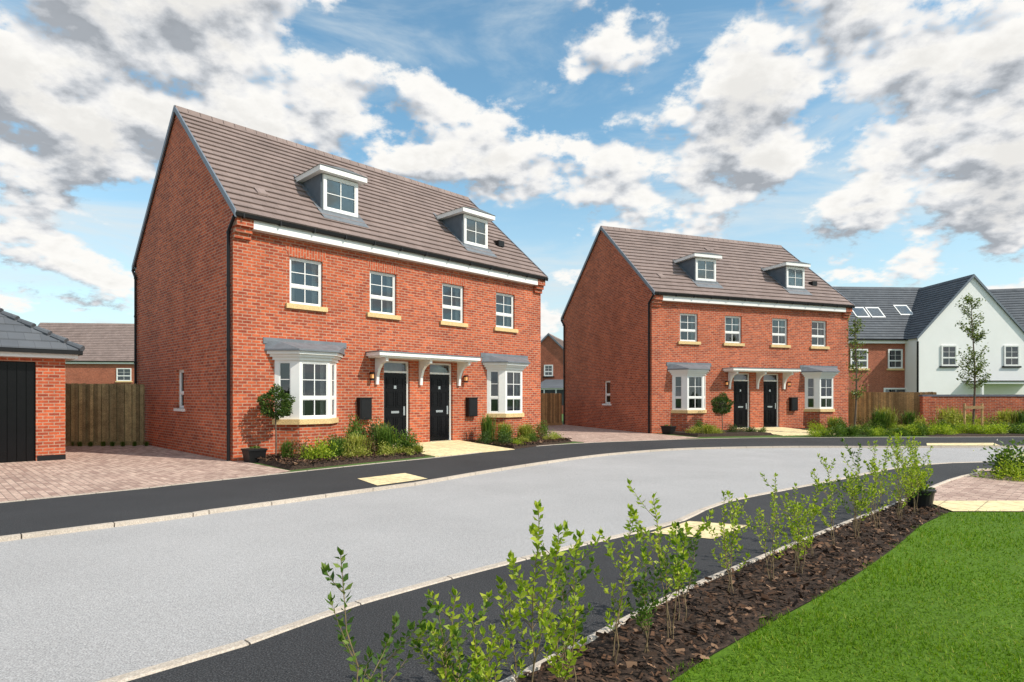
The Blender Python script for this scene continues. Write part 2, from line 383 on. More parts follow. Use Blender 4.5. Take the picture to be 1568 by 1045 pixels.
        mb.poly([(a-.1,ys,zr(ys)+zo),(b+.1,ys,zr(ys)+zo),(b+.1,ye,zr(ye)+zo),(a-.1,ye,zr(ye)+zo)],'lead')
        for xx in ((a-.1,a-.002),(b+.002,b+.1)):
            mb.poly([(xx[0],ye,zr(ye)+zo),(xx[1],ye,zr(ye)+zo),(xx[1],1.9,zr(1.9)+zo),(xx[0],1.9,zr(1.9)+zo)],'lead')
    for x,y in ((4.9,3.0),(9.0,1.0),(5.1,3.0),(.9,.7)):
        if x==9.0: mb.box(x-.13,x+.13,y-.15,y+.15,zr(y)-.05,zr(y)+.14,'black')
        else: mb.extr([(y-.13,zr(y-.13)+.03),(y-.13,zr(y-.13)+.08),(y+.13,zr(y+.13)+.05)],x-.12,x+.12,'tile')
    mb.obj('dormers',e)
    mb=MB()
    for x in (3.04,6.68):
        mb.box(x,x+.34,-.14,-.001,.82,1.36,'black'); mb.box(x-.015,x+.355,-.16,-.001,1.36,1.385,'black'); mb.box(x+.03,x+.31,-.15,-.14,.86,1.32,'black')
    mb.obj('meter_boxes',e)
    mb=MB()
    for x in (3.42,6.6):
        mb.box(x-.02,x+.02,-.1,-.001,1.98,2.01,'black'); mb.box(x-.05,x+.05,-.15,-.05,2.0,2.03,'black')
        mb.box(x-.028,x+.028,-.128,-.072,1.88,1.98,'lamp'); mb.box(x-.045,x+.045,-.145,-.055,1.82,1.86,'black')
        for a in (-.045,.03):
            for b in (-.145,-.07): mb.box(x+a,x+a+.015,b,b+.015,1.86,2.0,'black')
    mb.obj('wall_lanterns',e)
    return e
A1=math.atan2(.714,.70)
semi('semi_detached_house',(-6.04,13.07,0),A1,7.5)
semi('semi_detached_house',(5.33,23.0,0),math.radians(20),7.9)

# ------------------------------------------------------------ other buildings
def block(name,loc,ang,W,D,eave,ridge,wall,roof,wins=(),gwins=(),sky=(),n=22,oh=.25):
    e=empty(name,loc,ang); mb=MB(); sl=(ridge-eave)/(D/2+oh); zr=lambda t:eave+sl*(t+oh)
    z0=zr(0)-.06
    for y in (0,D): mb.poly([(0,y,-.1),(W,y,-.1),(W,y,z0),(0,y,z0)],wall)
    for x in (0,W): mb.poly([(x,0,-.1),(x,D,-.1),(x,D,z0),(x,D/2,zr(D/2)-.06),(x,0,z0)],wall)
    mb.obj('walls',e); mb=MB()
    roof_slope(mb,-.08,W+.08,-oh,eave,D/2,ridge,n,roof); roof_slope(mb,-.08,W+.08,D+oh,eave,D/2,ridge,n,roof)
    mb.extr([(D/2-.15,ridge-.1),(D/2,ridge+.08),(D/2+.15,ridge-.1)],-.08,W+.08,roof); mb.obj('roof',e)
    mb=MB()
    for x0,x1 in ((-.12,-.075),(W+.075,W+.12)):
        for ya,yb in ((-oh-.02,D/2),(D+oh+.02,D/2)):
            mb.extr([(ya,eave-.12),(ya,eave+.07),(yb,ridge+.07),(yb,ridge-.12)],x0,x1,'verge')
    mb.box(0,W,-.2,-.001,eave-.28,eave-.05,'white'); mb.box(-.05,W+.05,-oh-.08,-oh+.02,eave-.09,eave-.01,'black')
    mb.cyl((.1,-.05,0),(.1,-.05,eave-.2),.05,.05,'black')
    for y in (-.06,D+.06): mb.cyl((-.06,y,0),(-.06,y,eave-.2),.06,.06,'black')
    mb.obj('trim',e); mb=MB()
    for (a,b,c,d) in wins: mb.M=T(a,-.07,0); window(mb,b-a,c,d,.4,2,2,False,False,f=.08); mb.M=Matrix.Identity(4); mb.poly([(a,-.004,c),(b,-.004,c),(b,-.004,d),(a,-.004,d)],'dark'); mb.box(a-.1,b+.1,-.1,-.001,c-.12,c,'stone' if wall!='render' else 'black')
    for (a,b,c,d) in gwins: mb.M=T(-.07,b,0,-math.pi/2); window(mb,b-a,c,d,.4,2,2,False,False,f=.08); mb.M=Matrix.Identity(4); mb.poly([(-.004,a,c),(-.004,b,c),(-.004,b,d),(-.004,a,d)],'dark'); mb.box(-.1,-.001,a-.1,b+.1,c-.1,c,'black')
    for (a,b,t0,t1) in sky:
        o=.07; mb.poly([(a,t0,zr(t0)+o),(b,t0,zr(t0)+o),(b,t1,zr(t1)+o),(a,t1,zr(t1)+o)],'white')
        q=.08; mb.poly([(a+q,t0+q,zr(t0+q)+o+.01),(b-q,t0+q,zr(t0+q)+o+.01),(b-q,t1-q,zr(t1-q)+o+.01),(a+q,t1-q,zr(t1-q)+o+.01)],'glass')
    if wins or gwins or sky: mb.obj('windows',e)
    return e
wh=block('white_rendered_house',(33.6,39.3,0),math.radians(90.5),10,7.2,5.2,9.3,'render','slate',gwins=((4.7,5.7,3.4,4.75),(.6,1.6,3.4,4.75)),oh=.12)
mb=MB(); mb.box(-1.5,-.01,.2,4.2,2.22,2.36,'white'); mb.box(-1.55,-.005,.15,4.25,2.36,2.42,'black')
for y in (.3,4.1): mb.box(-1.45,-1.33,y-.06,y+.06,0,2.22,'white')
mb.obj('porch',wh)
block('brick_house',(20.0,40.2,0),math.radians(3),10.5,7.6,5.25,9.4,'brick_bg','slate',wins=((2.6,3.8,3.3,4.6),(5.2,6.2,3.3,4.6),(4.9,6.6,.9,2.0)),sky=((3.9,4.9,1.3,2.1),(5.0,6.0,1.3,2.1),(7.2,8.2,1.5,2.3)))
block('brick_house',(-49.5,60,0),math.radians(6),16,8,5.0,9.2,'brick_bg','tile',wins=((3.3,4.6,3.0,4.3),(9.6,11,3.0,4.3)))
gh=block('brick_house',(5.9,52,0),math.radians(75),9,5.6,3.9,6.9,'brick_bg','tile',gwins=((2.4,3.2,3.2,4.2),))
mb=MB(); mb.box(-2.6,-.01,.6,3.6,0,.7,'brick_bg'); mb.box(-2.6,-.01,.6,3.6,2.0,2.12,'white')
for y in (.6,1.6,2.6,3.5): mb.box(-2.6,-2.52,y,y+.1,.7,2.0,'white')
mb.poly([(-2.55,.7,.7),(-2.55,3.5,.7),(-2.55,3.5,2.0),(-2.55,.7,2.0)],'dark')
mb.prism([(-2.7,.5),(-.01,.5),(-.01,3.7),(-2.7,3.7)],2.12,2.9,'slate',top=[(-.4,1.2),(-.01,1.2),(-.01,3.0),(-.4,3.0)]); mb.obj('conservatory',gh)
block('brick_house',(34.6,45,0),math.radians(-15),12,8,5.2,9.9,'brick_bg','slate')

def garage(loc,ang):
    e=empty('garage',loc,ang); W=6.2; D=5.6; mb=MB()
    ops=[(-3.05,-.52,-.1,2.16),(-5.7,-3.45,-.1,2.16)]
    wall_holes(mb,-W,0,-.1,2.25,ops,.14,'brick')
    for x in (-W,0): mb.poly([(x,0,-.1),(x,D,-.1),(x,D,2.25),(x,0,2.25)],'brick')
    mb.poly([(-W,D,-.1),(0,D,-.1),(0,D,2.25),(-W,D,2.25)],'brick')
    mb.box(-.5,.006,-.006,.006,0,.12,'black'); mb.obj('brick_walls',e)
    mb=MB()
    for (a,b,_,_) in ops:
        n=16
        for i in range(n):
            xa=a+(b-a)*i/n; mb.box(xa+.006,a+(b-a)*(i+1)/n-.006,.08,.11,.01,2.14,'door')
        mb.poly([(a,.112,-.1),(b,.112,-.1),(b,.112,2.16),(a,.112,2.16)],'door')
    mb.obj('garage_doors',e)
    mb=MB(); mb.box(-W-.2,.2,-.2,D+.2,2.25,2.42,'white'); mb.box(-W-.27,.27,-.3,-.2,2.34,2.42,'black'); mb.box(.2,.29,-.2,D+.2,2.34,2.42,'black'); mb.obj('fascia_and_gutter',e)
    mb=MB(); n=11; o=.27; H=2.0; run=D/2+o
    x0,x1,y0,y1=-W-o,o,-o,D+o
    for i in range(n):
        a=i/n*run;b=(i+1)/n*run; za=2.43+H*i/n+.03; zb=2.43+H*(i+1)/n+.004
        R=lambda k:[(x0+k,y0+k),(x1-k,y0+k),(x1-k,y1-k),(x0+k,y1-k)]
        Ra,Rb=R(a),R(b)
        for j in range(4):
            p,q=Ra[j],Ra[(j+1)%4]; r,s=Rb[(j+1)%4],Rb[j]
            mb.poly([(*p,za),(*q,za),(*r,zb),(*s,zb)],'slate')
            mb.poly([(*p,za-.03),(*q,za-.03),(*q,za),(*p,za)],'slate')
    c=[(x1,y0),(x1,y1),(x0,y0),(x0,y1)]; top=[(x1-run,y0+run)]*2+[(x0+run,y0+run)]*2
    for p,t in zip(c,top):
        for i in range(12):
            f0=i/12;f1=(i+1)/12-.01
            P0=(p[0]+(t[0]-p[0])*f0,p[1]+(t[1]-p[1])*f0,2.45+H*f0+.02); P1=(p[0]+(t[0]-p[0])*f1,p[1]+(t[1]-p[1])*f1,2.45+H*f1)
            mb.cyl(P0,P1,.075,.06,'slate',8)
    mb.obj('hipped_roof',e)
garage((-9.97,13.47,0),A1)

def fence(name,pts,h,k,bw=.1):
    mb=MB()
    for (p,q) in zip(pts[:-1],pts[1:]):
        p=Vector((*p,0));q=Vector((*q,0)); ln=(q-p).length; ang=math.atan2(q.y-p.y,q.x-p.x)
        mb.M=T(p.x,p.y,0,ang); n=int(ln/bw)
        for i in range(n):
            o=random.uniform(-.004,.004)+(.02 if i%2 else 0); hh=h+random.uniform(-.012,.008)
            mb.box(i*bw+.006,(i+1)*bw-.006+.008*(i%2),o,o+.015,.12,hh,k)
        mb.box(0,ln,.045,.05,.1,h-.02,k)
        mb.box(0,ln,-.02,-.012,0,.12,k)
        for z in (.35,h*.5+.1,h-.25): mb.box(0,ln,.055,.09,z,z+.07,k)
        for i in range(int(ln/1.8)+1): mb.box(i*1.8,i*1.8+.1,.09,.19,0,h-.05,k)
    mb.M=Matrix.Identity(4); return mb.obj(name)
fence('wooden_fence',[(-17,16.4),(-10.68,17.5)],1.78,'wood')
fence('wooden_fence',[(-2.0,27.4),(2.5,30.0)],1.58,'woodl')
fence('wooden_fence',[(14.7,29.8),(19.0,27.0)],1.62,'woodl')
mb=MB()
mb.M=T(17.9,26.3,0,math.radians(-4)); mb.box(0,16,0,.22,-.1,1.42,'brick'); mb.box(-.03,16.03,-.03,.25,1.42,1.50,'coping'); mb.box(-.02,.34,-.04,-.001,0,1.415,'brick')
mb.M=Matrix.Identity(4)
mb.obj('brick_garden_wall')

# ------------------------------------------------------------ ground
def smooth(pts,step=.4):
    P=[Vector(p) for p in pts]; P=[P[0]*2-P[1]]+P+[P[-1]*2-P[-2]]; out=[]
    for i in range(1,len(P)-2):
        p0,p1,p2,p3=P[i-1:i+3]; n=max(1,int((p2-p1).length/step)); n=min(n,40)
        for j in range(n):
            t=j/n
            q=0.5*((2*p1)+(p2-p0)*t+(2*p0-5*p1+4*p2-p3)*t*t+(3*p1-p0-3*p2+p3)*t**3); out.append((q.x,q.y))
    out.append(tuple(P[-2])); return out
def resample(pts,step):
    out=[Vector(pts[0])]; rem=step
    for a,b in zip(pts[:-1],pts[1:]):
        a=Vector(a);b=Vector(b); d=(b-a).length; pos=0
        while d-pos>=rem: pos+=rem; out.append(a+(b-a)*(pos/d)); rem=step
        rem-=d-pos
    return out
import bmesh
def sheet(name,poly,z,k):
    vs=[Vector((p[0],p[1],z)) for p in poly]
    tr=tessellate_polygon([[Vector((p[0],p[1],0)) for p in poly]])
    me=bpy.data.meshes.new(name); me.from_pydata([tuple(v) for v in vs],[],[t for t in tr]); me.update()
    me.materials.append(M[k]); o=bpy.data.objects.new(name,me); COL.objects.link(o)
    bm=bmesh.new(); bm.from_mesh(me); bm.normal_update()
    for f in bm.faces:
        if f.normal.z<0: f.normal_flip()
    bm.to_mesh(me); bm.free(); return o
def kerb(name,pts,w,zt,zb,k='kerb',step=.8,side=1,gap=.006):
    R=resample(pts,step); mb=MB(); n=len(R); nn=[]
    for i in range(n):
        d=(R[min(i+1,n-1)]-R[max(i-1,0)]).normalized(); nn.append(Vector((-d.y,d.x))*side)
    for i in range(n-1):
        a,b=R[i],R[i+1]; d=(b-a).normalized()*gap
        a2=a+nn[i]*w; b2=b+nn[i+1]*w; a=a+d;b=b-d;a2=a2+d;b2=b2-d
        pl=[tuple(a),tuple(b),tuple(b2),tuple(a2)] if side>0 else [tuple(a2),tuple(b2),tuple(b),tuple(a)]
        c=.012; o1=nn[i]*c; o2=nn[i+1]*c
        ta=[tuple(v) for v in (a+o1,b+o2,b2,a2)]
        if side<0: ta=[ta[3],ta[2],ta[1],ta[0]]
        mb.prism(pl,zb,zt-.012,k)
        mb.prism(pl,zt-.012,zt,k,top=ta)
    return mb.obj(name)
FK=smooth([(-40,-29),(-20,-8.6),(-5.13,6.04),(-3.85,7.38),(-3.02,8.3),(-2.26,9.15),(-1.5,9.98),(-.95,10.85),(.215,12.44),(1.4,13.9),(2.73,15.2),(4.77,16.5),(7.66,17.1),(10,17.1),(13.7,17.2),(30,18),(70,21)])
NK=smooth([(-40,-35),(-12,-7),(-1.90,2.96),(-1.5,3.38),(-1.08,3.99),(-.43,4.66),(.09,5.15),(.725,5.72),(1.36,6.25),(1.97,6.84),(2.75,7.9),(4.0,8.95),(5.69,10.3),(7.0,11.4),(8.3,12.3),(10,12.9),(14,13.2),(30,14),(70,17)])
IE=smooth([(-40,-41),(-12,-10),(-2,.7),(.035,2.96),(.425,3.39),(.925,3.96),(1.585,4.64),(2.46,5.46),(3.70,6.63),(5.09,7.89),(6.46,9.24),(7.68,10.35),(8.92,11.2),(11,11.75),(30,12.5),(70,15.5)])
BE=smooth([(-44,-24),(-20,-6.4),(-6.77,7.99),(-5.76,9.11),(-4.15,11.1),(-3.0,12.5),(-1.4,14.35),(.29,16.7),(1.6,17.9),(3.37,18.9),(7,20.3),(11.7,20.8),(30,21.8),(70,25)])
sheet('ground',[(-900,-900),(900,-900),(900,900),(-900,900)],-.05,'land')
RD=FK+list(reversed(NK)); sheet('road',RD,-.04,'road')
sheet('ground',FK+[(900,40),(900,890),(-890,890),(-890,-29)],-.006,'land')
sheet('ground',list(reversed(IE))+[(-40,-800),(800,-800),(800,15)],-.006,'land')
sheet('pavement',FK+list(reversed(BE)),0,'pave'); sheet('pavement',NK+list(reversed(IE)),0,'pave')
kerb('kerb',FK,.08,.008,-.06,side=-1); kerb('kerb',NK,.08,.008,-.06,side=1)
kerb('path_edging',IE,.045,.025,-.05,side=1)
kerb('path_edging',BE,.045,.012,-.05,side=-1)
H1=lambda s,d:(-6.04+.70*s+.714*d,13.07+.714*s-.70*d)
c2,s2=math.cos(math.radians(20)),math.sin(math.radians(20))
H2=lambda s,d:(5.33+c2*s+s2*d,23.0+s2*s-c2*d)
def be_between(x0,x1): return [p for p in BE if x0<=p[0]<=x1]
sheet('driveway',be_between(-24,-4.2)+[(-4.16,11.35),H1(.1,2.4),H1(.15,0),(-11.4,18.3),(-14,24),(-30,24),(-40,0)],.004,'block')
sheet('driveway',[H1(9.75,2.0)]+be_between(1.9,5.3)+[H2(.2,2.6),H2(0,0),(2.6,30.6),(-3,31),H1(10,0)],.004,'block')
def mound(name,poly,z,k='soil'):
    cx=sum(p[0] for p in poly)/len(poly); cy=sum(p[1] for p in poly)/len(poly)
    inner=[(cx+(p[0]-cx)*.93,cy+(p[1]-cy)*.93) for p in poly]
    mb=MB(); mb.prism(poly,-.02,z,k,top=inner); return mb.obj(name)
bed1=[H1(.3,0.02),H1(.15,2.35),H1(3.65,2.05),H1(3.65,0.02)]; bed2=[H1(6.45,.02),H1(6.45,2.2),H1(9.6,1.7),H1(9.6,.02)]
mound('planting_bed',bed1,.09); mound('planting_bed',bed2,.09)
bed3=[H2(.4,.02),H2(.4,2.2),H2(3.65,2.4),H2(3.65,.02)]; bed4=[H2(6.4,.02),H2(6.4,3.0),H2(9.8,4.0),H2(9.8,.02)]
mound('planting_bed',bed3,.09); mound('planting_bed',bed4,.09)
def pathm(name,H,a,b,d):
    mb=MB(); p=[H(a,0),H(a,d),H(b,d),H(b,0)]; z=[.14,.012,.012,.14]
    mb.poly([(*q,zz) for q,zz in zip(p,z)],'slab')
    for i in range(4):
        j=(i+1)%4; mb.poly([(*p[i],z[i]),(*p[j],z[j]),(*p[j],-.02),(*p[i],-.02)],'slab')
    mb.obj(name)
pathm('garden_path',H1,3.72,6.38,2.3); pathm('garden_path',H2,3.72,6.33,2.7)
bed5=[(14.9,26.2),(14.6,21.1),(40,22.9),(40,25),(18,26.1)]; mound('planting_bed',bed5,.05)
sheet('tactile_paving',[(1.42,6.20),(1.99,6.78),(2.56,6.55),(1.98,5.92)],.006,'slab')
sheet('tactile_paving',[(-2.64,10.3),(-1.96,11.06),(-1.44,10.3),(-2.12,9.5)],.006,'slab')
sheet('tactile_paving',[(11.9,17.3),(12.5,18.2),(14.6,18.3),(14.0,17.3)],.006,'slab')
ie=[p for p in IE if -4<p[0]<5.15]
ME=smooth([(-3.2,-1.0),(-1.2,.75),(.0,2.05),(.79,2.96),(1.23,3.39),(1.73,3.84),(2.56,4.59),(3.54,5.58),(4.45,6.55),(5.3,7.3)],.2)
mulchpoly=ie+[(5.35,8.0)]+list(reversed(ME)); sheet('mulch',mulchpoly,.012,'soil')
lawnpoly=ME+[(14,7.2),(20,-5),(2,-8)]; sheet('lawn',lawnpoly,.006,'lawn')
sheet('garden_path',[(5.35,7.32),(5.5,8.05),(16,8.15),(16,7.25)],.014,'slab')
sheet('driveway',[p for p in IE if 5.3<p[0]<14]+[(16,11.9),(16,8.16),(5.5,8.06)],.004,'block')

def inpoly(P,x,y):
    x=np.asarray(x);y=np.asarray(y); r=np.zeros(x.shape,bool); n=len(P); j=n-1
    for i in range(n):
        xi,yi=P[i];xj,yj=P[j]
        c=((yi>y)!=(yj>y))&(x<(xj-xi)*(y-yi)/((yj-yi) or 1e-9)+xi); r^=c; j=i
    return r
def quads_obj(name,V,k,parent=None,nper=4):
    V=np.asarray(V,np.float32).reshape(-1,3); n=len(V)//nper
    me=bpy.data.meshes.new(name); me.vertices.add(len(V)); me.vertices.foreach_set('co',V.ravel())
    me.loops.add(n*nper); me.loops.foreach_set('vertex_index',np.arange(n*nper,dtype=np.int32))
    me.polygons.add(n); me.polygons.foreach_set('loop_start',np.arange(0,n*nper,nper,dtype=np.int32)); me.polygons.foreach_set('loop_total',np.full(n,nper,np.int32))
    me.materials.append(M[k]); me.update(calc_edges=True); me.validate()
    o=bpy.data.objects.new(name,me); COL.objects.link(o)
    if parent: o.parent=parent
    return o
n=230000; x=rng.uniform(-.2,7.5,n); y=rng.uniform(1.8,7.4,n)
edge=.03*np.sin(x*9)+.02*np.sin(y*17)
keep=inpoly(lawnpoly,x+edge,y-edge)&(x/y<.9)&(rng.random(n)<np.clip(5.5/(y*y/2+.1),.12,1)); x=x[keep];y=y[keep]; n=len(x)
h=rng.uniform(.014,.036,n)*(1+.35*np.sin(x*2.3+1)*np.sin(y*2.9)); a=rng.uniform(0,6.28,n); w=.002+.0005*y; lx=rng.normal(0,.013,n); ly=rng.normal(0,.013,n); z0=np.full(n,.005)
V=np.stack([np.stack([x-w*np.cos(a),y-w*np.sin(a),z0],1),np.stack([x+w*np.cos(a),y+w*np.sin(a),z0],1),np.stack([x+lx,y+ly,h],1)],1)
quads_obj('lawn_grass',V,'grass',nper=3)
def chips(name,poly,n,z,smin,smax,box):
    x=rng.uniform(box[0],box[1],n); y=rng.uniform(box[2],box[3],n); k=inpoly(poly,x,y); x=x[k];y=y[k]; n=len(x)
    l=rng.uniform(smin,smax,n); w=l*rng.uniform(.25,.6,n); a=rng.uniform(0,6.28,n); ti=rng.normal(0,.35,n); tj=rng.normal(0,.5,n)
    d=np.stack([np.cos(a)*np.cos(ti),np.sin(a)*np.cos(ti),np.sin(ti)],1); e=np.stack([-np.sin(a)*np.cos(tj),np.cos(a)*np.cos(tj),np.sin(tj)],1)
    c=np.stack([x,y,z+rng.uniform(.0,.02,n)],1); l=l[:,None]/2; w=w[:,None]/2
    V=np.stack([c-d*l-e*w*.7,c+d*l-e*w,c+d*l*.8+e*w,c-d*l+e*w*.8],1); return quads_obj(name,V,'chip')
chips('mulch_chips',mulchpoly,42000,.02,.015,.06,(-1.5,5.5,1.2,8.2))
for bd in (bed1,bed2):
    xs=[p[0] for p in bd]; ys=[p[1] for p in bd]; chips('mulch_chips',bd,9000,.095,.03,.08,(min(xs),max(xs),min(ys),max(ys)))

# ------------------------------------------------------------ plants
def leafV(C,D,size,wr=.5,fold=.15):
    n=len(C); D=D/np.linalg.norm(D,axis=1,keepdims=True); R=rng.normal(size=(n,3)); S=np.cross(D,R); S/=np.linalg.norm(S,axis=1,keepdims=True)+1e-9
    U=np.cross(S,D); s=(size*rng.uniform(.65,1.25,n))[:,None]
    return np.stack([C,C+D*s*.5+S*s*wr*.5+U*s*fold,C+D*s,C+D*s*.5-S*s*wr*.5+U*s*fold],1)
def shrubV(rx,rz,n,size,clumps=9,up=.5):
    c=rng.normal(size=(clumps,3)); c/=np.linalg.norm(c,axis=1,keepdims=True); c*=rng.uniform(.3,.8,(clumps,1)); c[:,2]=np.abs(c[:,2])*.95
    idx=rng.integers(0,clumps,n); off=rng.normal(size=(n,3)); off/=np.linalg.norm(off,axis=1,keepdims=True); off*=rng.uniform(.08,.42,(n,1))
    p=c[idx]+off; d=off+rng.normal(0,.25,(n,3)); d[:,2]+=up*.4
    p=p*np.array([rx,rx,rz]); p[:,2]=np.maximum(p[:,2],0.01)
    return leafV(p,d,size)
def tuftV(r,h,n,w=.008):
    a=rng.uniform(0,6.28,n); le=rng.uniform(.1,1,n)*r; hh=h*rng.uniform(.6,1.1,n); x0=rng.normal(0,r*.2,n); y0=rng.normal(0,r*.2,n)
    ca,sa=np.cos(a),np.sin(a); z=np.zeros(n)
    p0=np.stack([x0-sa*w,y0+ca*w,z],1); p1=np.stack([x0+sa*w,y0-ca*w,z],1)
    m=np.stack([x0+ca*le*.4,y0+sa*le*.4,hh*.75],1); t=np.stack([x0+ca*le,y0+sa*le,hh*(1-.35*le/r)],1)
    s=np.stack([-sa*w,ca*w,z],1)
    return np.concatenate([np.stack([p0,p1,m-s,m+s],1),np.stack([m+s,m-s,t-s*.1,t+s*.1],1)],0)
lib={}
def libmesh(key,V,k):
    o=quads_obj('tmp_'+key,V,k); lib[key]=o.data; o.data.name=key; bpy.data.objects.remove(o)
for i in range(3):
    libmesh(f'mid{i}',shrubV(.5,.6,950,.065),'leaf_mid'); libmesh(f'dark{i}',shrubV(.5,.6,1000,.06),'leaf_dark')
    libmesh(f'yellow{i}',shrubV(.5,.55,800,.062),'leaf_yellow'); libmesh(f'lime{i}',shrubV(.5,.6,800,.062),'leaf_lime'); libmesh(f'red{i}',shrubV(.5,.7,450,.06),'leaf_red')
    libmesh(f'tuft{i}',tuftV(.5,.6,260),'leaf_yellow'); libmesh(f'tuftg{i}',tuftV(.45,.7,260),'leaf_mid')
def plant(key,x,y,s,zs=1.0,z=.06,name='shrub'):
    o=bpy.data.objects.new(name,lib[f'{key}{random.randrange(3)}']); COL.objects.link(o)
    o.location=(x,y,z); o.scale=(s,s,s*zs); o.rotation_euler=(0,0,random.uniform(0,6.28)); return o
random.seed(5)
def bedfill(H,lst,z=.08):
    for (k,s,d,sc_,zs) in lst:
        p=H(s,d); plant(k,p[0],p[1],sc_,zs,z,'ornamental_grass' if k.startswith('tuft') else 'shrub')
bedfill(H1,[('lime',1.15,1.8,.85,1.1),('mid',1.45,1.5,.7,1.1),('red',1.0,1.3,.8,1.3),('yellow',1.9,1.8,.8,.8),('tuft',2.2,1.4,.9,1.0),('mid',2.5,.9,.85,1.3),('red',2.9,.6,.9,1.6),('dark',3.0,.9,.9,1.6),('mid',2.75,.55,.8,1.7),
 ('tuftg',2.9,1.5,.9,1.2),('yellow',2.6,1.9,.65,.9),('mid',3.3,1.75,.85,1.0),('lime',3.4,1.2,.8,1.3),('dark',3.45,1.75,.7,1.1),('tuft',3.3,.6,.9,1.4),('tuftg',.8,.9,.6,1.0),('yellow',1.6,.9,.6,.9),('tuft',3.5,1.9,.5,.7),('lime',2.0,1.05,.6,.9),('red',2.4,1.6,.7,1.1),
 ('mid',1.3,.8,.55,.9),('tuftg',1.7,1.4,.7,1.0),('yellow',3.1,1.9,.6,.8),('dark',2.1,.8,.6,.9),
 ('dark',6.75,1.6,.7,.9),('mid',7.2,1.2,.7,1.1),('yellow',7.6,1.5,.6,.9),('tuft',8.1,1.1,.9,1.1),('dark',8.3,.9,.8,1.1),('red',8.7,1.0,.9,1.3),('mid',9.1,.8,.8,1.1),('lime',9.4,1.2,.6,.9),('tuftg',7.0,.6,.9,1.4),('yellow',8.9,1.4,.6,.8),('dark',6.6,.9,.6,1.1),('tuft',7.5,.8,.9,1.2),('mid',7.9,1.5,.6,.9),('lime',6.9,1.9,.5,.8)])
bedfill(H2,[('yellow',.9,1.4,.8,.9),('mid',1.4,1.2,.8,.9),('lime',1.9,1.0,.7,.8),('dark',2.6,1.5,.7,.8),('dark',3.2,1.4,.8,.7),('yellow',1.6,1.8,.7,.8),('mid',3.5,1.9,.6,.6),('tuft',1.1,1.9,.8,.8),
 ('lime',6.7,1.5,.8,.9),('mid',7.3,1.8,.9,.9),('yellow',7.9,2.2,.8,.8),('mid',8.5,2.4,.9,.9),('lime',9.1,2.7,.8,.8),('tuft',9.5,2.2,1.1,.9),('mid',9.7,3.2,.9,.8),('dark',8.3,1.2,.8,.9),('red',7.2,1.0,.9,1.2),('yellow',8.9,3.4,.7,.8),('mid',7.6,2.9,.7,.7),('red',8.9,1.6,.9,1.2),('tuft',7.7,1.3,.9,1.1)])
for i in range(46):
    X=14.6+i*.24+random.uniform(-.1,.1); t=(X-14.6)/25; Y=21.6+t*1.7+random.uniform(0,1.3)
    plant(random.choice(['mid','mid','lime','yellow','lime','mid']),X,Y,random.uniform(.7,1.05),random.uniform(.7,1.0),.03)
for i in range(26):
    plant(random.choice(['mid','lime','mid']),10.6+i*.2,20.95+.045*i+random.uniform(0,.3),random.uniform(.6,.8),random.uniform(.6,.85),.03)
for i in range(22): plant(random.choice(['tuft','red','yellow','tuftg']),14.5+i*.45,23.6+random.uniform(0,1),random.uniform(1,1.5),1.2,.03,'ornamental_grass')
for i in range(9): plant('tuftg',-12.5+i*.3,17.0+random.uniform(0,.2),.25,.9,0,'ornamental_grass')
plant('mid',8.75,10.35,1.35,.72,0); plant('lime',8.35,10.2,.8,.75,0); plant('dark',9.2,10.6,1.3,.75,0)
quads_obj('flower_heads',leafV(np.array([8.7,10.2,.45])+rng.normal(0,1,(60,3))*np.array([.25,.2,.07]),rng.normal(size=(60,3)),.045,.9),'flower')

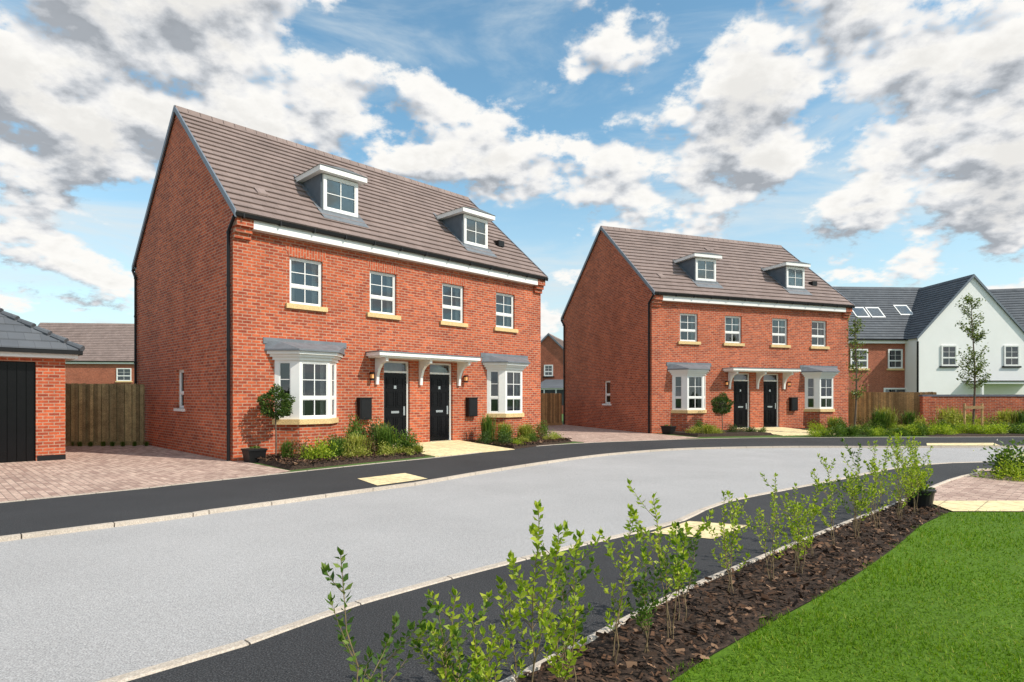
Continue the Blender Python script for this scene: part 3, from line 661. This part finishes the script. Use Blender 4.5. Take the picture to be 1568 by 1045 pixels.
def tube(mb,pts,r0,r1,k,n=6):
    m=len(pts)-1
    for i in range(m):
        a=r0+(r1-r0)*i/m;b=r0+(r1-r0)*(i+1)/m; mb.cyl(pts[i],pts[i+1],a,b,k,n)
def sapling(x,y,h,dens=1.0):
    e=empty('hedge_sapling',(x,y,0)); mb=MB(); LC=[];LD=[]
    ns=random.choice([2,2,3,3])
    for s in range(ns):
        hh=h*(1 if s==0 else random.uniform(.5,.95)); az=random.uniform(0,6.28); lean=random.uniform(.05,.2)*h*(0.6 if s==0 else 1.4)
        P=[]; m=7; b=Vector((random.uniform(-.03,.03),random.uniform(-.03,.03),0)); wob=[random.uniform(-.012,.012) for _ in range(16)]
        for i in range(m+1):
            t=i/m; P.append(b+Vector((math.cos(az)*lean*t**1.4+wob[i],math.sin(az)*lean*t**1.4+wob[i+7],hh*t)))
        tube(mb,P,.004,.0014,'stem',5)
        shoots=[(P,.45)]
        for q in range(max(3,int(random.randint(4,7)*dens))):
            i=random.randint(2,m-1); a=random.uniform(0,6.28); ln=random.uniform(.08,.26)*h*1.2
            Q=[P[i]+Vector((math.cos(a)*ln*t*.8,math.sin(a)*ln*t*.8,ln*t*(.65+.3*t))) for t in (0,.33,.66,1)]
            tube(mb,Q,.002,.0009,'stem',4); shoots.append((Q,.25))
        for Q,st in shoots:
            tot=sum((Q[i+1]-Q[i]).length for i in range(len(Q)-1)); cnt=int(tot*58*dens*(1-st*.5))+4
            for c in range(cnt):
                t=st+(1-st)*((c+.5)/cnt)**.75; f=t*(len(Q)-1); i=min(int(f),len(Q)-2); p=Q[i].lerp(Q[i+1],f-i); ax=(Q[i+1]-Q[i]).normalized()
                a=c*2.4+random.uniform(-.5,.5); r=Vector((math.cos(a),math.sin(a),0)); d=r*.9+ax*random.uniform(.3,1.1)+Vector((0,0,random.uniform(-.2,.2)))
                LC.append(tuple(p)); LD.append(tuple(d))
            for c in range(5):
                a=random.uniform(0,6.28); LC.append(tuple(Q[-1])); LD.append((math.cos(a)*.5,math.sin(a)*.5,1))
    mb.obj('stems',e)
    quads_obj('leaves',leafV(np.array(LC),np.array(LD),.034*(.85+.3*random.random()),.5,.1),'leaf_lime' if random.random()<.86 else 'leaf_mid',parent=e)
def cl(Y):
    ys=[-1,.75,2.05,2.96,3.39,3.84,4.59,5.58,6.55,7.3,8.5]; xi=[-3.6,-1.6,-.4,.38,.80,1.26,2.03,3.05,4.05,4.9,5.9]
    return float(np.interp(Y,ys,xi))
random.seed(31)
for (Y,h,dx) in ((2.05,.86,-.02),(2.22,.60,.12),(2.34,.62,.02),(2.45,.56,-.02),(2.64,.92,.0),(2.76,.70,.1),(2.95,.60,-.05),(3.15,.78,.0),(3.28,.56,.1),(3.48,.82,.06),(3.72,.56,-.05),
   (4.25,.70,-.08),(4.54,.80,.02),(4.75,.55,.1),(4.95,.66,.0),(5.25,.66,-.05),(5.6,.80,-.05),(5.9,.72,.06),(6.15,.90,-.06),(6.35,.82,.05),(6.55,.9,-.1),(6.75,.84,.1),(6.95,.95,.0),(7.15,.86,.1),(7.35,.96,-.08),(7.55,.88,.04)):
    sapling(cl(Y)+dx-.05,Y,h)

def topiary(x,y,h,r):
    e=empty('topiary_tree',(x,y,0)); mb=MB(); tube(mb,[(0,0,0),(.01,0,h*.35),(-.01,.01,h*.7),(0,0,h)],.018,.014,'bark',7)
    for i in range(14):
        a=random.uniform(0,6.28);b=random.uniform(-.8,1.3); mb.cyl((0,0,h-.05),(math.cos(a)*math.cos(b)*r*.8,math.sin(a)*math.cos(b)*r*.8,h+math.sin(b)*r*.8),.006,.003,'bark',4)
    mb.obj('trunk',e); n=2400; d=rng.normal(size=(n,3)); d/=np.linalg.norm(d,axis=1,keepdims=True)
    lump=1+.2*np.sin(d[:,0]*5+1)*np.sin(d[:,1]*4+2)+.13*np.sin(d[:,2]*7)
    p=d*r*(rng.uniform(.5,1.1,n)**.5*lump)[:,None]+np.array([0,0,h])
    quads_obj('foliage',leafV(p,d+rng.normal(0,.5,(n,3)),.055,.5),'leaf_dark',parent=e)
    k=p[rng.random(n)<.35]; quads_obj('foliage_tips',leafV(k,k-np.array([0,0,h])+rng.normal(0,.1,k.shape),.055,.5),'leaf_mid',parent=e)
p=H1(.72,.5); topiary(p[0],p[1],1.27,.30); p=H2(2.29,1.2); topiary(p[0],p[1],1.12,.34)
def tree(x,y,h,cr,leafn,lean=.0):
    e=empty('young_tree',(x,y,0)); mb=MB(); P=[Vector((lean*t*t+.05*math.sin(t*5),.03*math.cos(t*6),h*t*.97)) for t in [i/9 for i in range(10)]]
    tube(mb,P,.045,.008,'bark',8); C=[];D=[]
    for b in range(34):
        t=random.uniform(.28,.97); i=int(t*9); p=P[i].lerp(P[min(i+1,9)],t*9-i); a=random.uniform(0,6.28); ln=cr*(1.15-.55*t)*random.uniform(.5,1.15)
        Q=[p+Vector((math.cos(a)*ln*s,math.sin(a)*ln*s,ln*1.0*s*(.6+.5*s))) for s in (0,.3,.6,1)]
        tube(mb,Q,.013,.003,'bark',5)
        k=int(leafn/34*random.uniform(.3,1.7))
        for _ in range(k):
            s=random.uniform(.25,1.05); q=Q[0].lerp(Q[-1],s)+Vector((random.gauss(0,.06),random.gauss(0,.06),random.gauss(0,.07)))
            C.append(tuple(q)); D.append((random.gauss(0,1),random.gauss(0,1),random.gauss(-.2,.7)))
    mb.obj('trunk_and_branches',e); quads_obj('foliage',leafV(np.array(C),np.array(D),.085,.6),'leaf_tree',parent=e)
    return e
random.seed(3)
e=tree(17.35,22.7,5.25,.58,2100)
mb=MB()
for s in (-.33,.33): mb.cyl((s,0,0),(s,0,1.15),.04,.04,'woodl',8)
mb.box(-.37,.37,-.06,-.03,.95,1.06,'woodl'); mb.obj('support_stakes',e)
tree(12.6,22.2,4.5,.36,1000,.1)
def pot(x,y,s,name='planter_pot'):
    mb=MB(); r=.16*s; t=.2*s; sq=lambda q:[(-q,-q),(q,-q),(q,q),(-q,q)]
    mb.prism(sq(r),0,.26*s,'black',top=sq(t)); mb.prism(sq(t+.015),.26*s,.30*s,'black'); mb.prism(sq(t-.03),.30*s,.305*s,'soil')
    o=mb.obj(name); o.location=(x,y,0.004); o.rotation_euler=(0,0,A1)
    V=shrubV(.15*s,.06*s,70,.04); V[:,:,2]+=.30*s; f=quads_obj('plant',V,'leaf_mid'); f.parent=o; return o
p=H1(.28,.42); pot(*p,.95); p=H2(.4,.5); pot(*p,1.0)
def roundpot(x,y):
    mb=MB(); mb.cyl((0,0,0),(0,0,.20),.13,.16,'black',20); mb.cyl((0,0,.20),(0,0,.225),.175,.175,'black',20); o=mb.obj('planter_pot'); o.location=(x,y,.01)
    f=quads_obj('plant',shrubV(.22,.25,200,.05)+np.array([0,0,.16]),'leaf_dark'); f.parent=o
roundpot(5.15,7.62)

# ------------------------------------------------------------ sun + world
az=Vector((.91,-.415)).normalized(); el=math.radians(43)
sv=Vector((az.x*math.cos(el),az.y*math.cos(el),math.sin(el)))
ld=bpy.data.lights.new('sun','SUN'); ld.energy=4.5; ld.angle=math.radians(.5); ld.color=(1,.94,.84)
lo=bpy.data.objects.new('sun',ld); COL.objects.link(lo); lo.rotation_euler=(-sv).to_track_quat('-Z','Y').to_euler(); lo.location=(20,-10,30)
w=bpy.data.worlds.new('World'); sc.world=w; w.use_nodes=True; nt=w.node_tree; bg=nt.nodes['Background']; bg.inputs['Strength'].default_value=.12
try: w.cycles.sampling_method='NONE'
except Exception as ex: print(ex)
sky=N(nt,'ShaderNodeTexSky'); sky.sky_type='NISHITA'; sky.sun_disc=False; sky.sun_elevation=el; sky.sun_rotation=math.atan2(az.x,az.y); sky.dust_density=.6; sky.ozone_density=1.5
tc=N(nt,'ShaderNodeTexCoord').outputs['Generated']
def mth(op,a,b=None,clamp=False):
    n=N(nt,'ShaderNodeMath',operation=op); n.use_clamp=clamp
    for i,v in enumerate((a,b)):
        if v is None: continue
        if isinstance(v,(int,float)): n.inputs[i].default_value=v
        else: L(nt,v,n.inputs[i])
    return n.outputs[0]
def vmth(op,a,b=None,sc_=None):
    n=N(nt,'ShaderNodeVectorMath',operation=op)
    for i,v in enumerate((a,b)):
        if v is None: continue
        if isinstance(v,tuple): n.inputs[i].default_value=v
        else: L(nt,v,n.inputs[i])
    if sc_ is not None:
        if isinstance(sc_,(int,float)): n.inputs['Scale'].default_value=sc_
        else: L(nt,sc_,n.inputs['Scale'])
    return n.outputs['Value'] if op in('DISTANCE','DOT_PRODUCT','LENGTH') else n.outputs['Vector']
def mrange(v,a,b,c,d,smooth=True):
    n=N(nt,'ShaderNodeMapRange'); n.interpolation_type='SMOOTHSTEP' if smooth else 'LINEAR'; n.clamp=True
    L(nt,v,n.inputs[0])
    for i,q in zip((1,2,3,4),(a,b,c,d)): n.inputs[i].default_value=q
    return n.outputs[0]
def dirpx(px,py):
    v=Vector(((px-784)/924,1,(608-py)/924)).normalized(); return tuple(v)
BL=[(90,40,240,.18),(380,60,180,.16),(70,235,150,.17),(210,240,80,.10),(500,180,85,.15),(630,165,100,.19),(700,190,50,.08),
    (930,60,120,.17),(780,270,90,.18),(905,285,90,.16),(1170,50,140,.15),(1370,80,200,.18),(1520,170,160,.16),(1160,195,70,.13),(1060,270,85,.17),(1150,265,70,.12),
    (1500,265,105,.15),(1480,375,105,.16),(1120,335,60,.12),(970,335,55,.11),(1270,400,60,.12),(100,430,150,.05),(1560,330,70,.1),
    (700,70,125,-.10),(1290,320,75,-.08),(900,190,60,-.06)]
def blobs(vec):
    wn=N(nt,'ShaderNodeTexNoise'); wn.inputs['Scale'].default_value=9; wn.inputs['Detail'].default_value=3; wn.inputs['Roughness'].default_value=.6; L(nt,vec,wn.inputs['Vector'])
    wv=vmth('SCALE',vmth('SUBTRACT',wn.outputs['Color'],(.5,.5,.5)),None,.15); q=vmth('ADD',vec,wv); d=None
    for (px,py,r,a) in BL:
        dd=vmth('DISTANCE',q,dirpx(px,py)); m=mrange(dd,0,r/924*1.2,a,0); d=m if d is None else mth('ADD',d,m)
    sp=N(nt,'ShaderNodeSeparateXYZ'); L(nt,vec,sp.inputs[0])
    return mth('ADD',d,mrange(sp.outputs[1],.7,.2,0,.09))
def cn(vec,detail):
    sp=N(nt,'ShaderNodeSeparateXYZ'); L(nt,vec,sp.inputs[0])
    z=mth('MAXIMUM',sp.outputs[2],0.0); g=mth('DIVIDE',1.0,mth('ADD',z,.5))
    P=vmth('SCALE',vec,None,g); P=vmth('MULTIPLY',P,(1,1,1.7))
    n=N(nt,'ShaderNodeTexNoise'); n.inputs['Scale'].default_value=6.0; n.inputs['Detail'].default_value=detail; n.inputs['Roughness'].default_value=.58; n.inputs['Lacunarity'].default_value=2.1
    L(nt,P,n.inputs['Vector']); return mth('MULTIPLY',n.outputs['Fac'],1.25)
off=vmth('ADD',tc,(.014,0,.034))
b0=blobs(tc); b1=blobs(off)
n8=cn(tc,8); n3=cn(tc,3); n3o=cn(off,3)
d0=mth('ADD',n8,b0)
dens=mth('SUBTRACT',d0,.70)
mask=mrange(dens,-.02,.10,0,1)
low=mth('ADD',mth('SUBTRACT',n3,n3o),mth('MULTIPLY',mth('SUBTRACT',b0,b1),.8))
hi=mth('MULTIPLY',mth('SUBTRACT',n3,n8),.8)
lit=mrange(mth('ADD',low,hi),-.15,.09,0,1,False)
thick=mrange(dens,.10,.34,1,.84)
rp=N(nt,'ShaderNodeValToRGB'); cr=rp.color_ramp; cr.elements[0].position=0; cr.elements[0].color=(.40,.43,.47,1); cr.elements[1].position=1; cr.elements[1].color=(1,.985,.95,1)
for (pp,col) in ((.35,(.64,.665,.70,1)),(.65,(.88,.88,.88,1))):
    e2=cr.elements.new(pp); e2.color=col
L(nt,lit,rp.inputs['Fac'])
cc=vmth('SCALE',rp.outputs['Color'],None,mth('MULTIPLY',thick,8.3))
cir=N(nt,'ShaderNodeTexNoise'); cir.inputs['Scale'].default_value=2.6; cir.inputs['Detail'].default_value=6; cir.inputs['Roughness'].default_value=.62; cir.inputs['Distortion'].default_value=.6
L(nt,vmth('MULTIPLY',tc,(1,1,4)),cir.inputs['Vector'])
spz=N(nt,'ShaderNodeSeparateXYZ'); L(nt,tc,spz.inputs[0])
hz=mrange(spz.outputs[2],0,.40,.66,.0)
haze=mth('ADD',mrange(cir.outputs['Fac'],.40,.72,0,.6),hz,True)
base=mixc(nt,1.0,sky.outputs[0],(1.4,1.8,1.65),'MULTIPLY')
c1=mixc(nt,haze,base,(6.3,6.9,7.1))
fin=mixc(nt,mask,c1,cc)
L(nt,fin,bg.inputs['Color'])

cam=bpy.data.cameras.new('camera'); co_=bpy.data.objects.new('camera',cam); COL.objects.link(co_)
co_.location=(0,0,1.4); co_.rotation_euler=(math.radians(90),0,0); cam.sensor_width=36; cam.lens=924/1568*36; cam.shift_y=85.5/1568; cam.clip_end=3000; cam.clip_start=.05
sc.camera=co_
